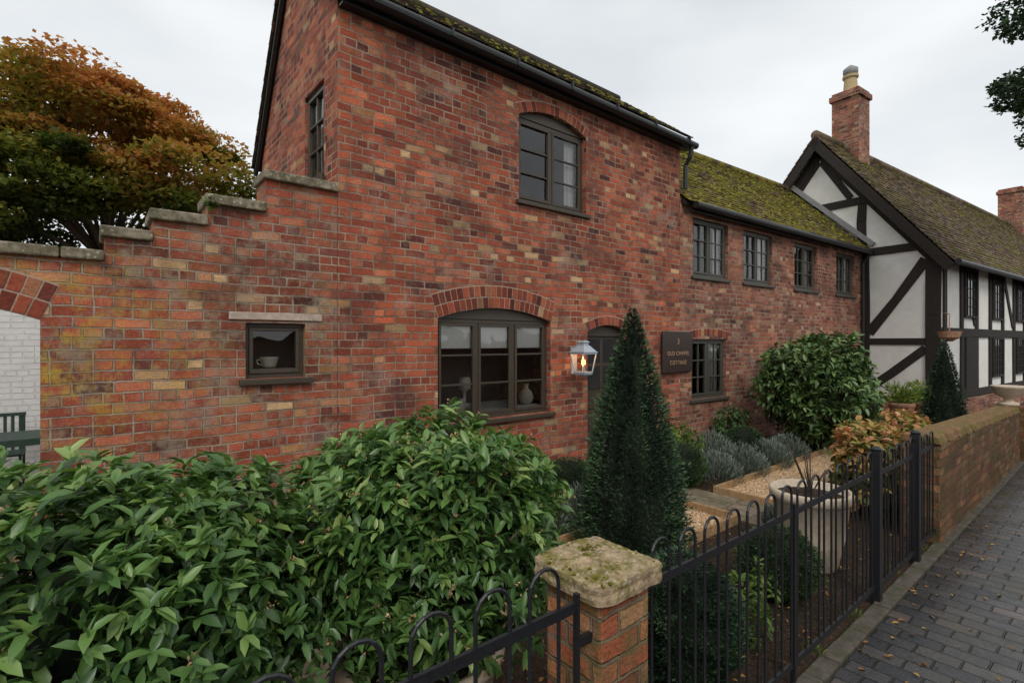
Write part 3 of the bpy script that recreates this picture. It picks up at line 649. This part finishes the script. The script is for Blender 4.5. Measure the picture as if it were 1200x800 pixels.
def gravel(x0,x1,y0,y1,n):
    e=empty("gravel_path"); b=MB(); b.box(x0,x1,y0,y1,-.02,.016); b.obj("bed",M_gravel,e)
    m=MB()
    for i in range(n):
        c=Vector((random.uniform(x0,x1),random.uniform(y0,y1),.016)); r=random.uniform(.006,.014); a=random.uniform(0,6.3)
        vs=[c+Vector((math.cos(a+k*1.257)*r*random.uniform(.8,1.2),math.sin(a+k*1.257)*r*.8,0)) for k in range(5)]+[c+Vector((random.uniform(-.2,.2)*r,0,r*.8))]
        m.add(vs,[(k,(k+1)%5,5) for k in range(5)],random.random())
    m.obj("pebbles",M_peb,e)
    w=MB()
    for y in (y0-.03,y1): w.box(x0,x1,y,y+.03,0,.09)
    for x in (x0-.03,x1): w.box(x,x+.03,y0-.03,y1+.03,0,.088)
    w.obj("timber_edging",M_wood,e)
gravel(5.55,9.6,2.35,3.05,9000); gravel(1.85,4.8,2.45,3.1,7000)
n=900; P=np.stack([rng.uniform(.8,7,n),rng.uniform(1.2,4.3,n),np.full(n,.03)],1)
n2=110; P2=np.stack([rng.uniform(1.5,7,n2),1.0-np.abs(rng.normal(size=n2))*.26,np.full(n2,.02)],1); P=np.concatenate([P,P2]); n+=n2
A=rng.normal(size=(n,3)); A[:,2]*=.15
leaves("fallen_leaves",P,A,rng.uniform(.015,.045,n),.6,rng.uniform(0,1,n),L_dead,up=.3)
# ================================================================ front pier, fence, wall
FY=1.1
pr=empty("brick_pier"); b=MB(); b.box(1.225,1.475,FY-.045,FY+.205,0,.93); b.obj("shaft",M_brickP,pr,uv=True,bevel=.012)
b=MB(); cx,cy=1.35,FY+.08
lay=[(.10,.932),(.157,.933),(.163,.938),(.164,.955),(.161,.970),(.164,.985),(.162,.997),(.154,1.002),(.12,1.004),(.08,1.005),(.04,1.006),(.0,1.006)]
vs=[];n=96; rr_=[random.uniform(-.006,.006) for _ in range(n)]
chip=[(.9,.06),(2.5,.09),(3.95,.07),(5.2,.05)]
for r,z in lay:
    for k in range(n):
        a=2*math.pi*k/n; c_,s_=abs(math.cos(a)),abs(math.sin(a)); sq=(c_**14+s_**14)**(-1/14); q=1+.008*math.sin(5*a+1)+rr_[k]+random.uniform(-.006,.006)
        for ca,cd in chip: q-=cd*math.exp(-((a-ca)/.12)**2)*(r>.1)
        vs.append((cx+r*sq*math.cos(a)*q,cy+r*sq*math.sin(a)*q,z+(.004*math.sin(2*a+r*30)+random.uniform(-.003,.003))*(r>.02)*(z>.94)))
b.add(vs,[(i*n+k,i*n+(k+1)%n,(i+1)*n+(k+1)%n,(i+1)*n+k) for i in range(len(lay)-1) for k in range(n)]+[tuple(range(n-1,-1,-1))])
b.obj("cap",M_capst,pr)
m=MB()
for i in range(420):
    X=random.uniform(-.155,.155); Y=random.uniform(-.155,.155)
    if random.random()<.75 and math.sin(X*40)+math.sin(Y*33)<.4: continue
    c=Vector((cx+X,cy+Y,1.003)); r=random.uniform(.002,.008)
    m.lathe([(r,-.004),(r*.8,r*.3),(r*.2,r*.5)],c,7,random.random())
m.obj("moss",L_moss,pr,smooth=True)
def hoops(b,x0,x1,top=1.03,pitch=.178,w=.108,y=FY,zb=.1):
    x=x0
    while x+w<x1:
        jt=random.uniform(-.006,.006); r=w/2; pts=[(x,y,zb),(x,y,top-r)]+[(x+r-r*math.cos(math.pi*k/8),y,top-r+r*math.sin(math.pi*k/8)+jt) for k in range(1,8)]+[(x+w,y,top-r),(x+w,y,zb)]
        b.tube(pts,.0062,7)
        x+=pitch
def rail(b,x0,x1,z,y=FY): b.box(x0,x1,y-.006,y+.006,z-.016,z+.016)
fe=empty("iron_fence"); b=MB(); hoops(b,1.55,4.0); rail(b,1.47,4.03,.885); rail(b,1.47,4.03,.12)
hoops(b,5.10,5.58,top=.99); rail(b,5.04,5.62,.86); rail(b,5.04,5.62,.12)
for x in (4.05,5.02,2.75):
    w=.030 if x>3 else .012; b.box(x-w,x+w,FY-w,FY+w,0,1.02 if x>3 else .93)
    if x>3: b.lathe([(.03,0),(.036,.015),(.02,.03)],(x,FY,1.02),10)
b.obj("railings",M_iron,fe)
g2=empty("iron_gate"); b=MB(); hoops(b,4.14,4.97,top=1.0,zb=.08); rail(b,4.09,4.98,.86); rail(b,4.09,4.98,.10); b.box(4.095,4.12,FY-.012,FY+.012,.06,.95); b.box(4.955,4.98,FY-.012,FY+.012,.06,.95); b.obj("frame",M_iron,g2)
g3_=empty("iron_gate"); b=MB(); hoops(b,-.55,1.17,top=1.075,pitch=.19,w=.115,zb=.08); rail(b,-.6,1.17,.93); rail(b,-.6,1.17,.10); b.box(1.155,1.17,FY-.008,FY+.008,.05,.97); b.box(1.17,1.225,FY-.008,FY+.008,.80,.83); b.obj("frame",M_iron,g3_)
lw=empty("garden_wall"); b=MB(); 
b.hexa([(5.62,FY-.04,0),(10.4,FY-.04,0),(10.4,FY+.24,0),(5.62,FY+.24,0),(5.62,FY-.04,.86),(10.4,FY-.04,.72),(10.4,FY+.24,.72),(5.62,FY+.24,.86)])
b.box(10.4,10.8,FY-.1,FY+.3,0,.80); b.obj("wall",M_brickR,lw,uv=True,bevel=.01)
b=MB(); x=5.60
while x<10.35:
    z=.86-.14*(x-5.62)/4.78; w=.085; j=random.uniform(-.008,.008); b.hexa([(x+.003,FY-.05+j,z),(x+w-.003,FY-.05+j,z),(x+w-.003,FY+.245,z),(x+.003,FY+.245,z),(x+.003,FY-.02+j,z+.075),(x+w-.003,FY-.02+j,z+.07),(x+w-.003,FY+.22,z+.075),(x+.003,FY+.22,z+.075)],random.random()); x+=w
b.obj("coping_bricks",simple("mossy_coping_brick",(.22,.12,.07),.92,.5,16,.9,.01,.2,col2=(.14,.12,.035),th=(.44,.58)),lw,bevel=.012)
ow=empty("garden_wall"); b=MB(); b.box(-10,16,-2.4,-2.1,0,1.9); b.obj("wall",M_brick2,ow,uv=True)
b=MB(); b.box(-10,16,-2.44,-2.06,1.9,1.97); b.obj("coping",M_stone,ow)
ur=empty("stone_urn",(10.6,FY+.1,.80)); b=MB(); b.lathe([(.12,0),(.12,.03),(.05,.07),(.06,.10),(.16,.16),(.19,.25),(.21,.27),(.21,.29),(.17,.28)],(0,0,0),20); b.obj("bowl",M_pot,ur,smooth=True)
# ================================================================ pots & plants
M_soil=bpy.data.materials["soil"]
def pot(name,x,y,r,h,mat=M_pot,z0=0):
    e=empty(name,(x,y,z0)); b=MB(); b.lathe([(r*.62,0),(r*.66,.02),(r*.86,h*.45),(r*.95,h*.86),(r*1.03,h*.88),(r*1.05,h*.97),(r*1.0,h),(r*.92,h*.99),(r*.9,h*.9)],(0,0,0),36); b.obj("body",mat,e,smooth=True)
    b=MB(); b.lathe([(r*.93,h*.90),(.01,h*.93)],(0,0,0),24); b.obj("soil",M_soil,e); return e
pot("plant_pot",1.12,2.0,.36,.44); pot("plant_pot",.1,2.02,.34,.44); pot("plant_pot",4.36,1.62,.28,.60)
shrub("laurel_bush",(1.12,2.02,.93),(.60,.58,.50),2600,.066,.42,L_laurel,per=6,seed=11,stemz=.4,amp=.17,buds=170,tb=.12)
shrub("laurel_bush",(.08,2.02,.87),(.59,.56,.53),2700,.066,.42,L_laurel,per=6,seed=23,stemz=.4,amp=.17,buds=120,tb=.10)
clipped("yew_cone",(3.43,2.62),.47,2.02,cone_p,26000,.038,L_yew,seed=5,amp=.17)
clipped("yew_cone",(10.6,1.95),.40,1.78,cone_p,9000,.045,L_yew,seed=8,amp=.12)
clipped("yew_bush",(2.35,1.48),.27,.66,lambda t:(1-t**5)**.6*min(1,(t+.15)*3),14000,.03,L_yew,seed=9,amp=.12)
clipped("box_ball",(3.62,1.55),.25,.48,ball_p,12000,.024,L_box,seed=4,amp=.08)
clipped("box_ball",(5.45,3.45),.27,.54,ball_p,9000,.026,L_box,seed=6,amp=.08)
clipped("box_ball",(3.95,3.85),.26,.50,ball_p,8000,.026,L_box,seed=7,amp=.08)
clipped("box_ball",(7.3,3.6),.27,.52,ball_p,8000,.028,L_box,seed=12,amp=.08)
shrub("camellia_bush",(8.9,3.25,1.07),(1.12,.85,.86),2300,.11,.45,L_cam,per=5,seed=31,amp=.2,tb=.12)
shrub("hydrangea_bush",(6.3,1.75,.52),(.74,.36,.36),680,.09,.62,L_hyd,per=5,seed=41,amp=.22,tb=.10)
shrub("hydrangea_bush",(7.9,1.8,.5),(.6,.36,.36),420,.09,.62,L_hyd,per=5,seed=42,amp=.2,tb=.06)
shrub("lime_shrub",(6.1,3.9,.36),(.42,.26,.30),380,.06,.45,L_lime,per=5,seed=51,stem=False,inner=.2)
shrub("lime_shrub",(2.95,1.42,.22),(.28,.16,.22),110,.055,.42,L_lime,per=4,seed=52,stem=False,inner=.1,tb=-.1)
shrub("climbing_shrub",(7.9,4.1,.4),(.5,.25,.35),350,.06,.45,L_box,per=5,seed=53,stem=False,inner=.2,tb=.2)
shrub("ivy_sprig",(.70,4.46,2.80),(.06,.05,.05),26,.03,.7,L_lime,per=4,seed=54,stem=False,inner=.1)
def tuft(name,c,R,h,n,mat,L=.05):
    a=rng.uniform(0,6.28,n); q=np.sqrt(rng.uniform(0,1,n)); t=rng.uniform(0,1,n)**.7
    P=np.stack([c[0]+R*q*np.cos(a),c[1]+R*q*np.sin(a),t*h*(1-.6*q**2)],1); A=np.stack([np.cos(a)*q*.7,np.sin(a)*q*.7,np.ones(n)],1)+rng.normal(size=(n,3))*.25
    leaves(name,P,A,L*rng.uniform(.6,1.5,n),.13,rng.uniform(0,1,n)*t+.1,mat,simple_leaf=True)
for i,(x,y,R,h) in enumerate([(6.0,3.35,.34,.38),(6.6,3.3,.34,.4),(7.3,3.25,.3,.38),(8.0,3.3,.3,.35),(3.1,3.5,.38,.45),(3.6,3.3,.28,.4),(5.0,2.05,.2,.25),(6.7,3.75,.3,.5),(2.6,3.5,.3,.4)]):
    tuft("lavender",(x,y),R,h,2600,L_lav,.055)
for x in (1.75,2.2,3.1,3.7,4.6,5.3): tuft("grass_tuft",(x,1.13),.05,.07,60,L_lime,.035)
for i,(x,y) in enumerate([(11.6,2.75),(12.35,2.6)]):
    pot("plant_pot",x,y,.2,.62,M_clay); n=500; a=rng.uniform(0,6.28,n); el=rng.uniform(.1,1.3,n)
    A=np.stack([np.cos(a)*np.cos(el),np.sin(a)*np.cos(el),np.sin(el)],1); t=rng.uniform(0,.34,n); P=np.array([x,y,.62])+A*t[:,None]
    leaves("fern",P,A+rdir(n)*.5,.12,.25,rng.uniform(.2,.9,n),L_lime,simple_leaf=True)
hb=empty("hanging_basket",(13.2,2.35,1.95)); b=MB(); b.lathe([(.05,-.2),(.16,-.12),(.2,0),(.18,0)],(0,0,0),16); b.tube([(0,0,.0),(0,0,.35),(.6,.2,.4)],.01,6); b.obj("basket",M_clay,hb)
tw=empty("potted_rose"); b=MB()
for i in range(14):
    a=random.uniform(0,6.28); l=random.uniform(.15,.42); b.tube([(4.36,1.62,.54),(4.36+math.cos(a)*l*.3,1.62+math.sin(a)*l*.3,.54+l*.6),(4.36+math.cos(a)*l*.5,1.62+math.sin(a)*l*.5,.54+l)],[.005,.004,.002],5)
b.obj("stems",M_bark,tw)
# ================================================================ trees
def tree(name,base,th,crown,rad,nclump,per,L,mat,tintf,seed,clumpr=(.5,.9),flat=.45,lean=(0,0),low=-.5,cv=.08):
    e=empty(name); r=np.random.default_rng(seed); C=np.array(crown); R=np.array(rad)
    D=unit(r.normal(size=(nclump,3))); D[:,2]=np.where(D[:,2]<low,-D[:,2],D[:,2]); q=r.uniform(.25,1,nclump)**.45
    CC=C+D*R*q[:,None]*lump(D,.10,seed)[:,None]
    b=MB(); top=Vector((base[0]+lean[0],base[1]+lean[1],th)); b.tube([base,Vector(base).lerp(top,.5)+Vector((.08,.05,0)),top],[.16,.13,.11],10)
    Ps=[];Ts=[]
    for i in range(nclump):
        c=Vector(CC[i]); mid=top.lerp(c,.5)+Vector((r.uniform(-.15,.15),0,.2)); 
        if i%5==0: b.tube([top,mid,c],[.04,.022,.006],6)
        cr=r.uniform(*clumpr); d=unit(r.normal(size=(per,3))); rr=r.uniform(.3,1,per)**.5
        p=CC[i]+d*np.array([cr,cr,cr*flat])*rr[:,None]; Ps.append(p); Ts.append(d[:,2]*.08+r.normal()*cv)
    b.obj("trunk_and_limbs",M_bark,e,smooth=True)
    P=np.concatenate(Ps); T=np.concatenate([np.broadcast_to(t,(per,)) for t in Ts]); n=len(P)
    A=rdir(n); A[:,2]=A[:,2]*.6-.15
    leaves("foliage",P,A,L*rng.uniform(.6,1.3,n),.7,tintf(P)+T+rng.normal(size=n)*.09,mat,e,simple_leaf=True,up=.8)
tree("maple_tree",(.2,10.6,0),3.0,(.15,10.6,4.3),(2.35,2.0,1.7),165,520,.08,L_maple,lambda P:.36+.38*np.clip((P[:,2]-4.0)/1.9,-.5,1)+.12*np.sin(P[:,0]*1.7),61,clumpr=(.3,.65),low=-.75,cv=.14,flat=.35)
tree("maple_tree",(-2.6,11.2,0),2.6,(-2.6,11.2,4.1),(1.9,1.7,1.7),105,460,.085,L_maple,lambda P:.38+.34*np.clip((P[:,2]-4.0)/2.0,-.5,1),62,clumpr=(.3,.65),low=-.75,cv=.14,flat=.35)
tree("conifer_tree",(12.9,-1.3,0),4.0,(12.5,.18,6.7),(1.5,1.4,1.9),80,500,.08,L_yew,lambda P:np.full(len(P),.75),63,clumpr=(.25,.5),low=-.9)
# ================================================================ world, light, camera
w=bpy.data.worlds.new("World"); scene.world=w; w.use_nodes=True; nt=w.node_tree; nt.nodes.clear()
el=math.radians(42); az=math.radians(215)
sky=nt.nodes.new('ShaderNodeTexSky'); sky.sky_type='NISHITA'; sky.sun_disc=False; sky.sun_elevation=el; sky.sun_rotation=az
b1=nt.nodes.new('ShaderNodeBackground'); b1.inputs[1].default_value=.12; nt.links.new(sky.outputs[0],b1.inputs[0])
tc=nt.nodes.new('ShaderNodeTexCoord'); mp=nt.nodes.new('ShaderNodeMapping'); mp.inputs['Scale'].default_value=(1,1,2.6); nt.links.new(tc.outputs['Generated'],mp.inputs[0])
nz=nt.nodes.new('ShaderNodeTexNoise'); nz.inputs['Scale'].default_value=2.1; nz.inputs['Detail'].default_value=4; nz.inputs['Roughness'].default_value=.45; nt.links.new(mp.outputs[0],nz.inputs['Vector'])
cr=nt.nodes.new('ShaderNodeValToRGB'); cr.color_ramp.elements[0].position=.33; cr.color_ramp.elements[0].color=(.64,.67,.69,1); cr.color_ramp.elements[1].position=.66; cr.color_ramp.elements[1].color=(.84,.855,.86,1)
nt.links.new(nz.outputs['Fac'],cr.inputs[0])
b2=nt.nodes.new('ShaderNodeBackground'); b2.inputs[1].default_value=1.24; nt.links.new(cr.outputs[0],b2.inputs[0])
mx=nt.nodes.new('ShaderNodeMixShader'); mx.inputs[0].default_value=.90; nt.links.new(b1.outputs[0],mx.inputs[1]); nt.links.new(b2.outputs[0],mx.inputs[2])
wo=nt.nodes.new('ShaderNodeOutputWorld'); nt.links.new(mx.outputs[0],wo.inputs[0])
sl=bpy.data.lights.new("sun",'SUN'); sl.energy=1.4; sl.angle=math.radians(22); sl.color=(1,.96,.9)
so=bpy.data.objects.new("sun",sl); scene.collection.objects.link(so)
sd=Vector((math.sin(az)*math.cos(el),math.cos(az)*math.cos(el),math.sin(el)))
so.rotation_euler=sd.to_track_quat('Z','Y').to_euler()
cam=bpy.data.cameras.new("camera"); co=bpy.data.objects.new("camera",cam); scene.collection.objects.link(co)
cam.lens=18; cam.sensor_width=36; cam.clip_end=1500; cam.clip_start=.05
co.location=(0,0,1.75); co.rotation_euler=(math.radians(90),0,-math.atan2(.6347,.7727)); scene.camera=co
scene.view_settings.view_transform='Standard'; scene.view_settings.look='None'; scene.view_settings.exposure=0
